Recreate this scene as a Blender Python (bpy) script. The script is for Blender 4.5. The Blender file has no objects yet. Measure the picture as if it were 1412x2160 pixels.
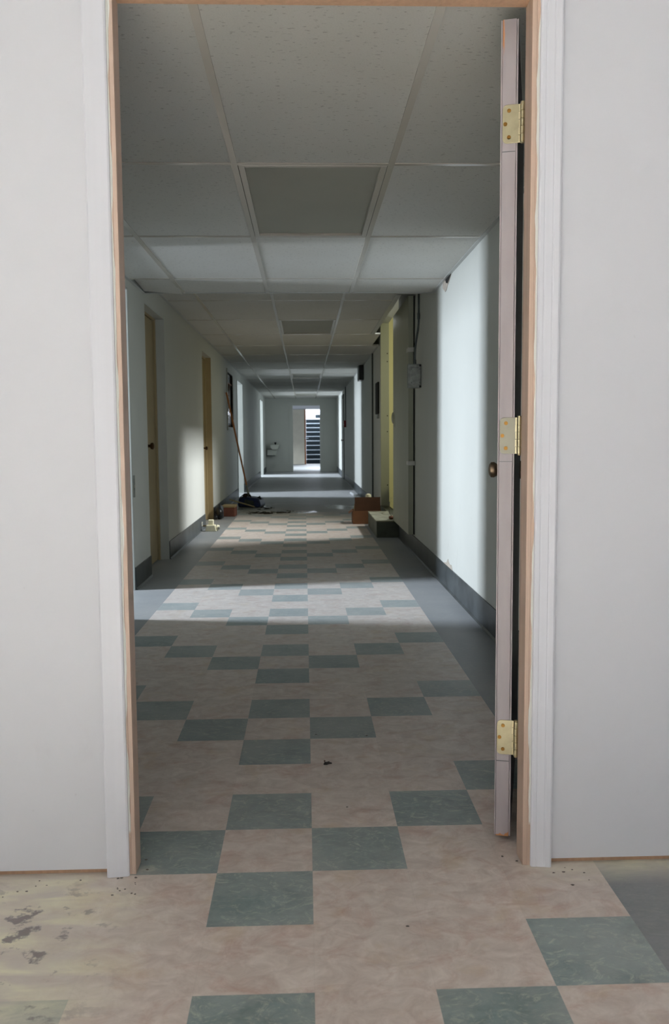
import bpy, bmesh, math, random
from mathutils import Vector, Matrix
random.seed(7)
PI = math.pi
S = bpy.context.scene
C = S.collection

# ---------------------------------------------------------------- camera
F_PX, PITCH, YAW, ROLL = 1826.6, .0865, .0335, .0071
cam_d = bpy.data.cameras.new('camera'); cam = bpy.data.objects.new('camera', cam_d); C.objects.link(cam)
cam_d.sensor_fit = 'HORIZONTAL'; cam_d.sensor_width = 36; cam_d.lens = F_PX / 1412 * 36
cam_d.clip_start = .05; cam_d.clip_end = 200
cam_d.dof.use_dof = True; cam_d.dof.focus_distance = 2.9; cam_d.dof.aperture_fstop = 11
def cam_axis(r, u, d):
    c, s = math.cos(ROLL), math.sin(ROLL); r, u = r*c + u*s, -r*s + u*c
    c, s = math.cos(PITCH), math.sin(PITCH); z, d = u*c - d*s, d*c + u*s
    c, s = math.cos(YAW), math.sin(YAW)
    return Vector((r*c + d*s, -r*s + d*c, z))
ax, ay, az = cam_axis(1, 0, 0), cam_axis(0, 1, 0), -cam_axis(0, 0, 1)
M = Matrix((ax, ay, az)).transposed().to_4x4(); M.translation = Vector((-.0081, 0, 1.0371))
cam.matrix_world = M
S.camera = cam

# ---------------------------------------------------------------- world, exposure, daylight at the windows, added fill lamps
w = bpy.data.worlds.new('world'); S.world = w; w.use_nodes = True
w.node_tree.nodes['Background'].inputs[0].default_value = (.75, .85, 1, 1)
w.node_tree.nodes['Background'].inputs[1].default_value = .6
S.view_settings.view_transform = 'Standard'; S.view_settings.look = 'None'
S.view_settings.gamma = 1; S.view_settings.exposure = 0.0; S.view_settings.use_curve_mapping = False

def area(name, loc, target, sx, sy, watts, col, spread=180):
    d = bpy.data.lights.new(name, 'AREA'); d.shape = 'RECTANGLE'; d.size = sx; d.size_y = sy
    d.energy = watts; d.color = col; d.spread = math.radians(spread)
    o = bpy.data.objects.new(name, d); C.objects.link(o); o.location = loc
    o.rotation_euler = (Vector(target) - Vector(loc)).to_track_quat('-Z', 'Y').to_euler()
    return o
DAY = (.80, .89, 1.0)
WARM = (1.0, .96, .78)
area('window_light_front_room', (-1.2, -2.3, .85), (-.9, 2, .8), 2.4, 1.5, 17, (.93, .96, 1))
area('added_bounce_light_front_room', (-.25, -1.1, 2.7), (-.2, -.75, 0), 1.3, 1.3, 900, (.92, .94, 1), 50)  # added lamp behind the camera; its floor bounce brightens the near ceiling
area('window_light_left_near', (-4.75, 5.42, 1.65), (0, 5.42, 1.0), .46, 1.7, 78, DAY, 75)
area('window_light_right_room', (3.45, 9.65, 3.85), (-1.1, 9.4, .5), .8, .5, 36, (.95, .98, 1), 50)
area('added_glow_right_room', (3.2, 9.3, 2.2), (1.25, 12.4, 1.5), .9, .9, 13, (1, .97, .60), 110)  # added unseen lamp standing in for yellow bounce from the room walls
area('window_light_left_middle', (-4.6, 15.7, 1.45), (0, 15.7, 1.2), .6, 2.0, 95, DAY, 95)
area('window_light_left_far', (-4.6, 23.6, 1.45), (0, 23.6, 1.2), 1.0, 2.0, 230, DAY, 120)
area('stairwell_light', (.9, 36.5, 4.9), (.6, 37.5, 1.5), 1.0, 1.6, 600, (.9, .95, 1))
area('vestibule_light', (1.5, 28.4, 3.1), (.1, 29.2, 0), .8, 1.0, 250, DAY, 90)

# ---------------------------------------------------------------- materials
def srgb(r, g, b):
    f = lambda v: v/12.92 if v <= .04045 else ((v + .055)/1.055)**2.4
    return (f(r/255), f(g/255), f(b/255), 1)
def nodes(name):
    m = bpy.data.materials.new(name); m.use_nodes = True
    nt = m.node_tree; return m, nt, nt.nodes['Principled BSDF']
def math_node(nt, op, a, b=None, c=None, clamp=False):
    n = nt.nodes.new('ShaderNodeMath'); n.operation = op; n.use_clamp = clamp
    for i, v in enumerate((a, b, c)):
        if v is None: continue
        if isinstance(v, (int, float)): n.inputs[i].default_value = v
        else: nt.links.new(v, n.inputs[i])
    return n.outputs[0]
def mix(nt, fac, a, b):
    n = nt.nodes.new('ShaderNodeMix'); n.data_type = 'RGBA'
    for s, v in ((n.inputs[0], fac), (n.inputs[6], a), (n.inputs[7], b)):
        if isinstance(v, (int, float)): s.default_value = v
        elif isinstance(v, tuple): s.default_value = v
        else: nt.links.new(v, s)
    return n.outputs[2]
def noise(nt, vec, scale, detail=3, rough=.55, dist=0):
    n = nt.nodes.new('ShaderNodeTexNoise'); n.inputs['Scale'].default_value = scale
    n.inputs['Detail'].default_value = detail; n.inputs['Roughness'].default_value = rough
    n.inputs['Distortion'].default_value = dist
    if vec is not None: nt.links.new(vec, n.inputs['Vector'])
    return n.outputs[0]
def rng(nt, v, a, b, c=0, d=1):
    n = nt.nodes.new('ShaderNodeMapRange'); n.clamp = True
    nt.links.new(v, n.inputs[0])
    for i, x in zip((1, 2, 3, 4), (a, b, c, d)): n.inputs[i].default_value = x
    return n.outputs[0]
def geo_pos(nt):
    return nt.nodes.new('ShaderNodeNewGeometry').outputs['Position']
def obj_pos(nt):
    return nt.nodes.new('ShaderNodeTexCoord').outputs['Object']
def sep(nt, v):
    n = nt.nodes.new('ShaderNodeSeparateXYZ'); nt.links.new(v, n.inputs[0]); return n.outputs
def scaled(nt, v, s):
    n = nt.nodes.new('ShaderNodeVectorMath'); n.operation = 'MULTIPLY'
    nt.links.new(v, n.inputs[0]); n.inputs[1].default_value = s; return n.outputs[0]
def bump(nt, h, strength, dist, bsdf):
    n = nt.nodes.new('ShaderNodeBump'); n.inputs['Strength'].default_value = strength
    n.inputs['Distance'].default_value = dist; nt.links.new(h, n.inputs['Height'])
    nt.links.new(n.outputs[0], bsdf.inputs['Normal'])

def paint(name, col, rough=.5, var=.06, scale=3, metal=0, bmp=.0, spec=.5, stretch=(1, 1, 1)):
    m, nt, b = nodes(name)
    p = scaled(nt, obj_pos(nt), stretch)
    n = noise(nt, p, scale, 4)
    dark = tuple(c*(1 - var*2.2) for c in col[:3]) + (1,)
    lite = tuple(min(1, c*(1 + var)) for c in col[:3]) + (1,)
    nt.links.new(mix(nt, rng(nt, n, .3, .7), dark, lite), b.inputs['Base Color'])
    b.inputs['Roughness'].default_value = rough; b.inputs['Metallic'].default_value = metal
    b.inputs['Specular IOR Level'].default_value = spec
    if bmp: bump(nt, noise(nt, p, scale*40, 2), bmp, .002, b)
    return m

def wall_paint(name, col, scuff=(.35, .34, .30, 1), amt=.35):
    """painted plaster, faint roller mottling, scuffs near the skirting"""
    m, nt, b = nodes(name)
    p = geo_pos(nt); z = sep(nt, p)[2]
    n = noise(nt, p, 1.3, 5, .6)
    c = mix(nt, rng(nt, n, .25, .75), tuple(v*.94 for v in col[:3]) + (1,), col)
    low = rng(nt, z, .12, .75, 1, 0)
    sp = rng(nt, noise(nt, scaled(nt, p, (1, 1, .5)), 9, 5, .7), .60, .74)
    f = math_node(nt, 'MULTIPLY', sp, math_node(nt, 'MULTIPLY', low, amt))
    c = mix(nt, f, c, scuff)
    sp2 = rng(nt, noise(nt, p, 22, 2, .5), .76, .80)
    c = mix(nt, math_node(nt, 'MULTIPLY', sp2, .25), c, scuff)
    nt.links.new(c, b.inputs['Base Color']); b.inputs['Roughness'].default_value = .55
    bump(nt, noise(nt, p, 120, 2), .15, .001, b)
    return m

MAT = {}
MAT['corridor_paint'] = wall_paint('corridor_paint', srgb(209, 211, 205))
MAT['room_white'] = wall_paint('front_room_white', srgb(226, 227, 231), amt=.1)
MAT['yellow_paint'] = wall_paint('side_room_cream', srgb(224, 218, 178))
MAT['casing'] = paint('casing_white_gloss', srgb(230, 231, 236), .36, .008, 2, stretch=(40, 40, .6))
MAT['door_paint'] = paint('door_edge_paint', srgb(172, 164, 166), .45, .05, 3, stretch=(6, 6, .8))
MAT['door_tan'] = paint('corridor_door_cream', srgb(176, 158, 122), .45, .06, 2)
MAT['green_gray'] = paint('sliding_door_paint', srgb(168, 170, 150), .45, .05, 1.5)
MAT['jamb_gray'] = paint('painted_jamb', srgb(200, 203, 198), .5, .04, 2)
MAT['black'] = paint('black_void', (.006, .006, .006, 1), .8, 0)
MAT['base'] = paint('vinyl_baseboard', srgb(74, 78, 78), .35, .12, 5)
MAT['brass'] = paint('polished_brass', srgb(200, 190, 154), .34, .06, 40, metal=1)
MAT['brass_plate'] = paint('brushed_brass_plate', srgb(176, 168, 138), .42, .06, 40, metal=1)
MAT['brass_dull'] = paint('dull_brass_plate', srgb(124, 122, 110), .5, .04, 20, metal=1)
MAT['dark_brass'] = paint('screw_brass', srgb(120, 88, 40), .35, .1, 60, metal=1)
MAT['aged_bronze'] = paint('aged_bronze', srgb(90, 66, 46), .35, .15, 30, metal=.8)
MAT['antique'] = paint('antique_brass', srgb(140, 122, 100), .45, .1, 30, metal=1)
MAT['tee'] = paint('ceiling_tee_white', srgb(205, 200, 190), .2, .02, 2)
MAT['angle'] = paint('ceiling_angle', srgb(190, 192, 190), .35, .03, 2)
MAT['diffuser'] = paint('lamp_diffuser', srgb(156, 156, 144), .5, .04, 1.5)
MAT['metal_gray'] = paint('galvanised_steel', srgb(150, 154, 150), .45, .18, 25, metal=.5)
MAT['steel_dark'] = paint('dark_conduit', srgb(84, 92, 92), .4, .12, 20, metal=.4)
MAT['strap'] = paint('strap_paint', srgb(214, 214, 206), .5, .05, 10)
MAT['cardboard'] = paint('cardboard', srgb(122, 82, 54), .85, .08, 6, bmp=.2)
MAT['cardboard_in'] = paint('cardboard_flap', srgb(84, 54, 34), .85, .10, 6)
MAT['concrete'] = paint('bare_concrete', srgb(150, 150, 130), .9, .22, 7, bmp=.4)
MAT['concrete_side'] = paint('dark_concrete', srgb(92, 96, 84), .7, .2, 7)  # darker grey-green than the step top
MAT['handle_wood'] = paint('broom_wood', srgb(188, 122, 70), .45, .05, 6, stretch=(8, 8, 1))
MAT['blue'] = paint('blue_plastic', srgb(44, 58, 104), .35, .2, 8)
MAT['dark_cloth'] = paint('dark_mop_yarn', srgb(46, 32, 32), .95, .3, 30, bmp=.6)
MAT['cream_plastic'] = paint('cream_plastic', srgb(232, 226, 196), .35, .05, 12)
MAT['lens'] = paint('grey_lens', srgb(150, 150, 140), .2, .1, 12)
MAT['tan_card'] = paint('tan_card', srgb(150, 132, 96), .8, .08, 8)
MAT['red_brick'] = paint('reddish_card', srgb(112, 66, 50), .8, .12, 10)
MAT['plank'] = paint('pale_wood', srgb(166, 152, 118), .7, .12, 6, stretch=(1, 6, 6))
MAT['porcelain'] = paint('white_porcelain', srgb(214, 216, 208), .15, .02, 4)
MAT['red'] = paint('alarm_red', srgb(150, 24, 26), .35, .05, 8)
MAT['stair_dark'] = paint('stair_riser_green', srgb(14, 34, 42), .7, .15, 6)
MAT['nosing'] = paint('stair_nosing', srgb(200, 212, 220), .35, .04, 6)
MAT['white_tube'] = paint('white_tube', srgb(222, 224, 228), .25, .02, 6)
MAT['crumb'] = paint('grey_crumb', srgb(110, 102, 94), .95, .2, 40)
MAT['fabric_dirt'] = paint('dirt_clumps', srgb(48, 42, 36), .95, .3, 40)
MAT['bag'] = paint('black_plastic', srgb(24, 25, 27), .3, .3, 14)
MAT['hand_brown'] = paint('brown_debris', srgb(110, 70, 44), .8, .25, 20)
MAT['crumb_paint'] = paint('torn_drywall', srgb(186, 176, 164), .9, .12, 30)
MAT['dark_glass'] = paint('dark_glass', srgb(38, 36, 36), .06, .1, 3)
MAT['cream_door'] = paint('cream_door', srgb(206, 200, 182), .5, .04, 3)
MAT['plate_cream'] = paint('cream_plate', srgb(205, 203, 190), .4, .02, 9)

def wood_mat(name, col, white_at=None, side=1):
    """raw pine with vertical grain; white_at = world Y up to which sprayed wall paint reaches, with a wavy edge"""
    m, nt, b = nodes(name)
    p = geo_pos(nt)
    g = noise(nt, scaled(nt, p, (70, 70, 1.1)), 1, 5, .6, .4)
    c = mix(nt, rng(nt, g, .3, .7), tuple(v*.78 for v in col[:3]) + (1,), col)
    knots = rng(nt, noise(nt, scaled(nt, p, (9, 9, 5)), 2.2, 1), .80, .84)
    c = mix(nt, math_node(nt, 'MULTIPLY', knots, .6), c, srgb(140, 70, 34))
    if white_at is not None:
        xyz = sep(nt, p)
        e = noise(nt, scaled(nt, p, (0, 0, 1)), 4.2, 3, .5)
        e = math_node(nt, 'MULTIPLY_ADD', e, .030, white_at - .015)
        d_ = math_node(nt, 'SUBTRACT', xyz[0], e) if side > 0 else math_node(nt, 'SUBTRACT', e, xyz[0])
        wmask = rng(nt, d_, -.0003, .0003)
        wmask = math_node(nt, 'MULTIPLY', wmask, rng(nt, xyz[2], .10, .11))
        c = mix(nt, wmask, c, srgb(230, 231, 224))
    nt.links.new(c, b.inputs['Base Color']); b.inputs['Roughness'].default_value = .5
    bump(nt, g, .12, .001, b)
    return m
MAT['pine'] = wood_mat('raw_pine', srgb(196, 160, 130))
MAT['pine_jamb_left'] = wood_mat('raw_pine_oversprayed_left', srgb(204, 180, 162), -.4310, -1)
MAT['pine_jamb_right'] = wood_mat('raw_pine_oversprayed_right', srgb(204, 178, 158), .5225, 1)
MAT['brown_wood'] = wood_mat('brown_door_edge', srgb(150, 92, 44))

def worn_edge_mat():
    """painted door edge rubbed through to wood near its two ends"""
    m, nt, b = nodes('door_edge_worn')
    p = geo_pos(nt); q = obj_pos(nt); o = sep(nt, q)
    base = mix(nt, rng(nt, noise(nt, scaled(nt, p, (5, 5, .7)), 3, 3), .3, .7), srgb(152, 144, 146), srgb(170, 163, 165))
    n = noise(nt, scaled(nt, q, (90, 90, 7)), 1, 4, .6)
    top = rng(nt, o[2], 1.55, 1.98, 0, .62)
    bot = rng(nt, o[2], 0, .10, .62, 0)
    left = rng(nt, o[0], -.041, -.024, 1, 0)
    right = rng(nt, o[0], -.016, -.002, 0, 1)
    f = math_node(nt, 'ADD', math_node(nt, 'MULTIPLY', top, left), math_node(nt, 'MULTIPLY', bot, right))
    f = math_node(nt, 'ADD', f, rng(nt, o[2], .012, 0, 0, .6))
    f = rng(nt, math_node(nt, 'ADD', f, n), .86, .96)
    nt.links.new(mix(nt, f, base, srgb(186, 132, 84)), b.inputs['Base Color'])
    b.inputs['Roughness'].default_value = .45
    return m
MAT['door_edge'] = worn_edge_mat()

def baseboard_mat():
    m, nt, b = nodes('worn_vinyl_baseboard')
    p = geo_pos(nt)
    n = noise(nt, p, 4, 5, .65)
    c = mix(nt, rng(nt, n, .35, .7), srgb(52, 56, 58), srgb(84, 90, 92))
    sc = rng(nt, noise(nt, p, 17, 4, .7), .66, .72)
    c = mix(nt, math_node(nt, 'MULTIPLY', sc, .5), c, srgb(170, 172, 166))
    nt.links.new(c, b.inputs['Base Color']); b.inputs['Roughness'].default_value = .38
    return m
MAT['baseboard'] = baseboard_mat()

def ceiling_tile_mat():
    m, nt, b = nodes('mineral_fibre_tile')
    p = geo_pos(nt)
    c = mix(nt, rng(nt, noise(nt, p, 1.1, 3), .3, .7), srgb(206, 205, 198), srgb(214, 214, 210))
    pit = rng(nt, noise(nt, scaled(nt, p, (45, 100, 1)), 1, 3, .55), .625, .67)
    grain = rng(nt, noise(nt, scaled(nt, p, (220, 220, 1)), 1, 2), .4, .7)
    c = mix(nt, math_node(nt, 'MULTIPLY', grain, .12), c, srgb(150, 148, 142))
    c = mix(nt, math_node(nt, 'MULTIPLY', pit, .38), c, srgb(92, 88, 84))
    nt.links.new(c, b.inputs['Base Color']); b.inputs['Roughness'].default_value = .9
    bump(nt, pit, -.4, .002, b)
    return m
MAT['tile'] = ceiling_tile_mat()

T, Y0 = .2286, 1.7677
def floor_mat():
    m, nt, b = nodes('asphalt_floor_tile')
    p = geo_pos(nt); X, Y, Z = sep(nt, p)
    u = math_node(nt, 'DIVIDE', X, T); v = math_node(nt, 'DIVIDE', math_node(nt, 'SUBTRACT', Y, Y0), T)
    c_i = math_node(nt, 'FLOOR', u); r_i = math_node(nt, 'FLOOR', v)
    k = math_node(nt, 'ABSOLUTE', math_node(nt, 'ADD', c_i, 1))
    a = math_node(nt, 'FLOORED_MODULO', math_node(nt, 'SUBTRACT', r_i, k), 4)
    g1 = math_node(nt, 'LESS_THAN', a, .5)
    k0 = math_node(nt, 'LESS_THAN', k, .5)
    ev = math_node(nt, 'LESS_THAN', math_node(nt, 'FLOORED_MODULO', r_i, 2), .5)
    green = math_node(nt, 'MAXIMUM', g1, math_node(nt, 'MULTIPLY', k0, ev))
    border = math_node(nt, 'GREATER_THAN', k, 3.5)
    # a tone of its own for every tile
    comb = nt.nodes.new('ShaderNodeCombineXYZ'); nt.links.new(c_i, comb.inputs[0]); nt.links.new(r_i, comb.inputs[1])
    wn = nt.nodes.new('ShaderNodeTexWhiteNoise'); wn.noise_dimensions = '2D'; nt.links.new(comb.outputs[0], wn.inputs['Vector'])
    tone = wn.outputs['Value']; offs = wn.outputs['Color']
    add = nt.nodes.new('ShaderNodeVectorMath'); add.operation = 'MULTIPLY_ADD'
    nt.links.new(offs, add.inputs[0]); add.inputs[1].default_value = (9, 9, 9); nt.links.new(p, add.inputs[2])
    q = add.outputs[0]
    streak = noise(nt, scaled(nt, q, (13, 16, 1)), 1, 6, .70, 1.0)
    fine = noise(nt, scaled(nt, q, (60, 130, 1)), 1, 3, .6, .6)
    big = noise(nt, p, 1.6, 4, .6)
    red = rng(nt, noise(nt, scaled(nt, p, (9, 12, 1)), 1, 6, .68, .8), .51, .70)
    mott = noise(nt, scaled(nt, p, (16, 20, 1)), 1, 6, .7, .8)
    cream = mix(nt, rng(nt, mott, .33, .68), srgb(182, 165, 152), srgb(216, 203, 191))
    cream = mix(nt, math_node(nt, 'MULTIPLY', red, .52), cream, srgb(160, 104, 76))
    cream = mix(nt, math_node(nt, 'MULTIPLY', rng(nt, noise(nt, p, 7, 4, .6), .56, .68), .28), cream, srgb(176, 140, 70))
    grn = mix(nt, rng(nt, streak, .32, .68), srgb(76, 96, 94), srgb(112, 130, 128))
    scr = rng(nt, noise(nt, scaled(nt, q, (14, 20, 1)), 1, 7, .75, 3.0), .52, .68)
    worn = rng(nt, noise(nt, q, 5, 4, .6), .42, .62)
    grn = mix(nt, math_node(nt, 'MULTIPLY', worn, .42), grn, srgb(150, 158, 152))
    grn = mix(nt, math_node(nt, 'MULTIPLY', scr, .62), grn, srgb(178, 180, 162))
    bord = mix(nt, rng(nt, streak, .3, .7), srgb(72, 79, 82), srgb(94, 100, 103))
    bord = mix(nt, math_node(nt, 'MULTIPLY', scr, .16), bord, srgb(160, 160, 150))
    col = mix(nt, green, cream, grn)
    col = mix(nt, border, col, bord)
    tn = rng(nt, tone, 0, 1, .95, 1.03)
    hsv = nt.nodes.new('ShaderNodeHueSaturation'); nt.links.new(tn, hsv.inputs['Value']); nt.links.new(col, hsv.inputs['Color'])
    col = hsv.outputs[0]
    # joints
    fu = math_node(nt, 'FRACT', u); fv = math_node(nt, 'FRACT', v)
    du = math_node(nt, 'MINIMUM', fu, math_node(nt, 'SUBTRACT', 1, fu)); dv = math_node(nt, 'MINIMUM', fv, math_node(nt, 'SUBTRACT', 1, fv))
    joint = rng(nt, math_node(nt, 'MINIMUM', du, dv), .002, .006, .08, 0)
    col = mix(nt, joint, col, srgb(96, 82, 68))
    # fine dust
    col = mix(nt, math_node(nt, 'MULTIPLY', rng(nt, math_node(nt, 'ADD', big, math_node(nt, 'MULTIPLY', fine, .3)), .55, .85), .22), col, srgb(178, 170, 160))
    # plaster dust swept along the front wall, thick on the left
    near = rng(nt, Y, 2.01, 1.90, .0, 1)
    near = math_node(nt, 'MULTIPLY', near, rng(nt, Y, 2.02, 2.025, 1, 0))
    strip = math_node(nt, 'MULTIPLY', rng(nt, Y, 1.90, 2.0, 0, .8), rng(nt, Y, 2.02, 2.05, 1, 0))
    inx = math_node(nt, 'MAXIMUM', rng(nt, X, -.40, -.47, 0, 1), rng(nt, X, .49, .56, 0, 1))
    leftd = rng(nt, math_node(nt, 'ADD', math_node(nt, 'MULTIPLY', X, 1.0), math_node(nt, 'MULTIPLY', noise(nt, p, 5, 4, .6), .35)), -.12, -.42, 0, .92)
    leftd = math_node(nt, 'MULTIPLY', leftd, rng(nt, Y, 2.02, 2.05, 1, 0))
    dn = rng(nt, noise(nt, scaled(nt, p, (8, 26, 1)), 1, 5, .65, 1.0), .25, .62)
    dust = math_node(nt, 'MULTIPLY', math_node(nt, 'MAXIMUM', math_node(nt, 'MULTIPLY', strip, inx), leftd), math_node(nt, 'MULTIPLY_ADD', dn, .45, .55))
    dcol = mix(nt, rng(nt, noise(nt, scaled(nt, p, (5, 16, 1)), 1, 3, .5, .6), .40, .62), srgb(204, 194, 180), srgb(230, 225, 194))
    col = mix(nt, dust, col, dcol)
    # dark damp smudges in the dust on the left
    sm = rng(nt, noise(nt, scaled(nt, p, (8, 10, 1)), 1.5, 5, .66), .56, .62)
    smx = math_node(nt, 'MULTIPLY', rng(nt, X, -.36, -.56, 0, 1), rng(nt, Y, 2.0, 1.85, 0, 1))
    col = mix(nt, math_node(nt, 'MULTIPLY', math_node(nt, 'MULTIPLY', sm, smx), .9), col, srgb(104, 94, 92))
    # old wax and dirt further down the corridor
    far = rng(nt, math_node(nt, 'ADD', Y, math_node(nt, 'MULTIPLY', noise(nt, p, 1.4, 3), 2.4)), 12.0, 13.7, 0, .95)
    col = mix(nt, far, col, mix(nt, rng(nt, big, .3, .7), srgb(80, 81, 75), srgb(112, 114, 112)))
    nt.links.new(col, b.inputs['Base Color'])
    b.inputs['Sheen Weight'].default_value = .35; b.inputs['Sheen Roughness'].default_value = .55
    b.inputs['Sheen Tint'].default_value = (.95, .97, 1, 1)
    rough = rng(nt, streak, .3, .7, .40, .52)
    wet = math_node(nt, 'MULTIPLY', rng(nt, noise(nt, scaled(nt, p, (2.2, .9, 1)), 1, 3, .5), .50, .58),
                    math_node(nt, 'MULTIPLY', rng(nt, Y, 11.2, 11.9, 0, 1), rng(nt, Y, 13.8, 13.0, 0, 1)))
    rough = math_node(nt, 'SUBTRACT', rough, math_node(nt, 'MULTIPLY', wet, .26))
    rough = math_node(nt, 'ADD', rough, math_node(nt, 'MULTIPLY', dust, .35))
    nt.links.new(rough, b.inputs['Roughness'])
    h = math_node(nt, 'ADD', math_node(nt, 'MULTIPLY', streak, .5), math_node(nt, 'MULTIPLY', noise(nt, p, 3.5, 2), 1.2))
    bump(nt, h, .12, .004, b)
    return m
MAT['floor'] = floor_mat()

# ---------------------------------------------------------------- mesh helpers
class MB:
    def __init__(s): s.b = bmesh.new()
    def box(s, x0, x1, y0, y1, z0, z1):
        v = [s.b.verts.new(c) for c in ((x0,y0,z0),(x1,y0,z0),(x1,y1,z0),(x0,y1,z0),(x0,y0,z1),(x1,y0,z1),(x1,y1,z1),(x0,y1,z1))]
        for f in ((0,3,2,1),(4,5,6,7),(0,1,5,4),(1,2,6,5),(2,3,7,6),(3,0,4,7)): s.b.faces.new([v[i] for i in f])
        return s
    def quad(s, *pts):
        s.b.faces.new([s.b.verts.new(p) for p in pts]); return s
    def prism(s, poly, axis, a, c):
        """closed outline poly (2D) extruded along axis from a to c"""
        def P(p, t): return {'X': (t, p[0], p[1]), 'Y': (p[0], t, p[1]), 'Z': (p[0], p[1], t)}[axis]
        A = [s.b.verts.new(P(p, a)) for p in poly]; B = [s.b.verts.new(P(p, c)) for p in poly]
        s.b.faces.new(A); s.b.faces.new(B[::-1])
        for i in range(len(poly)):
            j = (i+1) % len(poly); s.b.faces.new((A[j], A[i], B[i], B[j]))
        return s
    def lathe(s, prof, axis='Z', n=24, c=(0,0,0)):
        """prof = [(radius, height)] turned about axis through c"""
        rings = []
        for r, h in prof:
            ring = []
            for i in range(n):
                a = 2*PI*i/n; u, v = r*math.cos(a), r*math.sin(a)
                q = {'Z': (u, v, h), 'X': (h, u, v), 'Y': (v, h, u)}[axis]
                ring.append(s.b.verts.new(Vector(q) + Vector(c)))
            rings.append(ring)
        for A, B in zip(rings, rings[1:]):
            for i in range(n):
                j = (i+1) % n; s.b.faces.new((A[i], A[j], B[j], B[i]))
        s.b.faces.new(rings[0][::-1]); s.b.faces.new(rings[-1])
        return s
    def tube(s, pts, r, n=12):
        pts = [Vector(p) for p in pts]; rad = r if isinstance(r, (list, tuple)) else [r]*len(pts)
        rings = []
        ref = Vector((0, 0, 1)) if abs((pts[1]-pts[0]).normalized().z) < .9 else Vector((1, 0, 0))
        for i, p in enumerate(pts):
            t = (pts[min(i+1, len(pts)-1)] - pts[max(i-1, 0)]).normalized()
            u = t.cross(ref).normalized(); v = t.cross(u)
            rings.append([s.b.verts.new(p + rad[i]*(u*math.cos(2*PI*k/n) + v*math.sin(2*PI*k/n))) for k in range(n)])
        for A, B in zip(rings, rings[1:]):
            for i in range(n):
                j = (i+1) % n; s.b.faces.new((A[i], A[j], B[j], B[i]))
        s.b.faces.new(rings[0][::-1]); s.b.faces.new(rings[-1])
        return s
    def xform(s, m):
        s.b.transform(m); return s
    def build(s, name, mat, parent=None, bevel=0, smooth=False, seg=2, loc=None):
        bmesh.ops.recalc_face_normals(s.b, faces=s.b.faces[:])
        me = bpy.data.meshes.new(name); s.b.to_mesh(me); s.b.free()
        o = bpy.data.objects.new(name, me); C.objects.link(o)
        me.materials.append(MAT[mat] if isinstance(mat, str) else mat)
        if smooth:
            for f in me.polygons: f.use_smooth = True
            try: me.set_sharp_from_angle(angle=.7)
            except Exception: pass
        if bevel:
            b = o.modifiers.new('bevel', 'BEVEL'); b.width = bevel; b.segments = seg; b.limit_method = 'ANGLE'; b.angle_limit = .6
        if parent: o.parent = parent
        if loc: o.location = loc
        return o
def struct(o): o['kind'] = 'structure'; return o
def tag(o, label, cat, group=None, kind=None):
    o['label'] = label; o['category'] = cat
    if group: o['group'] = group
    if kind: o['kind'] = kind
    return o
def thing(name, label, cat, loc=(0, 0, 0), rz=0, group=None):
    o = bpy.data.objects.new(name, None); C.objects.link(o); o.location = loc; o.rotation_euler = (0, 0, rz)
    return tag(o, label, cat, group)
def sroot(name, loc=(0, 0, 0), rz=0):
    o = bpy.data.objects.new(name, None); C.objects.link(o); o.location = loc; o.rotation_euler = (0, 0, rz); o['kind'] = 'structure'
    return o

XL, XR = -1.181, .956        # corridor wall faces
YE = 26.15                   # end wall
YW0, YW1 = 2.003, 2.100      # front wall faces
CZ1, CZ2, YS = 2.09, 2.197, 6.46
TOP = 3.3

# ---------------------------------------------------------------- floor
struct(MB().box(-6, 6, -5, 37, -.12, 0).build('floor', 'floor'))

# ---------------------------------------------------------------- front room and front wall
JL, JR, JH = -.431, .5195, 2.039      # jamb faces of the doorway
m = MB()
m.box(-2.6, JL-.018, YW0, YW1, .014, 2.75).box(JR+.018, 2.6, YW0, YW1, .014, 2.75).box(JL-.018, JR+.018, YW0, YW1, JH+.018, 2.75)
struct(m.build('wall_front', 'room_white'))
m = MB().box(-2.6, JL-.05, YW0+.012, YW1-.01, 0, .014).box(JR+.05, 2.6, YW0+.012, YW1-.01, 0, .014)
struct(m.build('trim_1', 'pine'))
struct(MB().box(-2.75, -2.6, -4.2, YW1, 0, 2.75).build('wall_front_left', 'room_white'))
struct(MB().box(2.6, 2.75, -4.2, YW1, 0, 2.75).build('wall_front_right', 'room_white'))
struct(MB().box(-2.75, 2.75, -4.35, -4.2, 0, 2.75).build('wall_back', 'room_white'))
struct(MB().box(-2.75, 2.75, -4.35, YW0, 2.75, 2.9).build('ceiling_front_room', 'room_white'))

# casing: moulded profile
def casing_profile(xin, xout, yf):
    s = 1 if xout > xin else -1; wdt = abs(xout - xin)
    pts = [(0, .0), (0, -.010), (.004, -.0125), (.011, -.0128), (.012, -.0124), (.014, -.0124), (.015, -.0130), (.030, -.0150),
           (.031, -.0146), (.033, -.0146), (.034, -.0156), (wdt-.004, -.0175), (wdt, -.0155), (wdt, 0)]
    return [(xin + s*a, yf + b) for a, b in pts]
CIL, COL, CIR, COR = -.4355, -.487, .5265, .5755
struct(MB().prism([(CIL, YW0), (CIL, YW0-.010), (CIL-.004, YW0-.0128), (COL+.004, YW0-.0175), (COL, YW0-.0155), (COL, YW0)], 'Z', 0, 2.09).build('trim_2', 'casing', bevel=.0006))
struct(MB().prism(casing_profile(CIR, COR, YW0), 'Z', 0, 2.09).build('trim_3', 'casing', bevel=.0006))
struct(MB().box(COL, COR, YW0-.0165, YW0, 2.0901, 2.15).build('trim_4', 'casing', bevel=.003))
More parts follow.
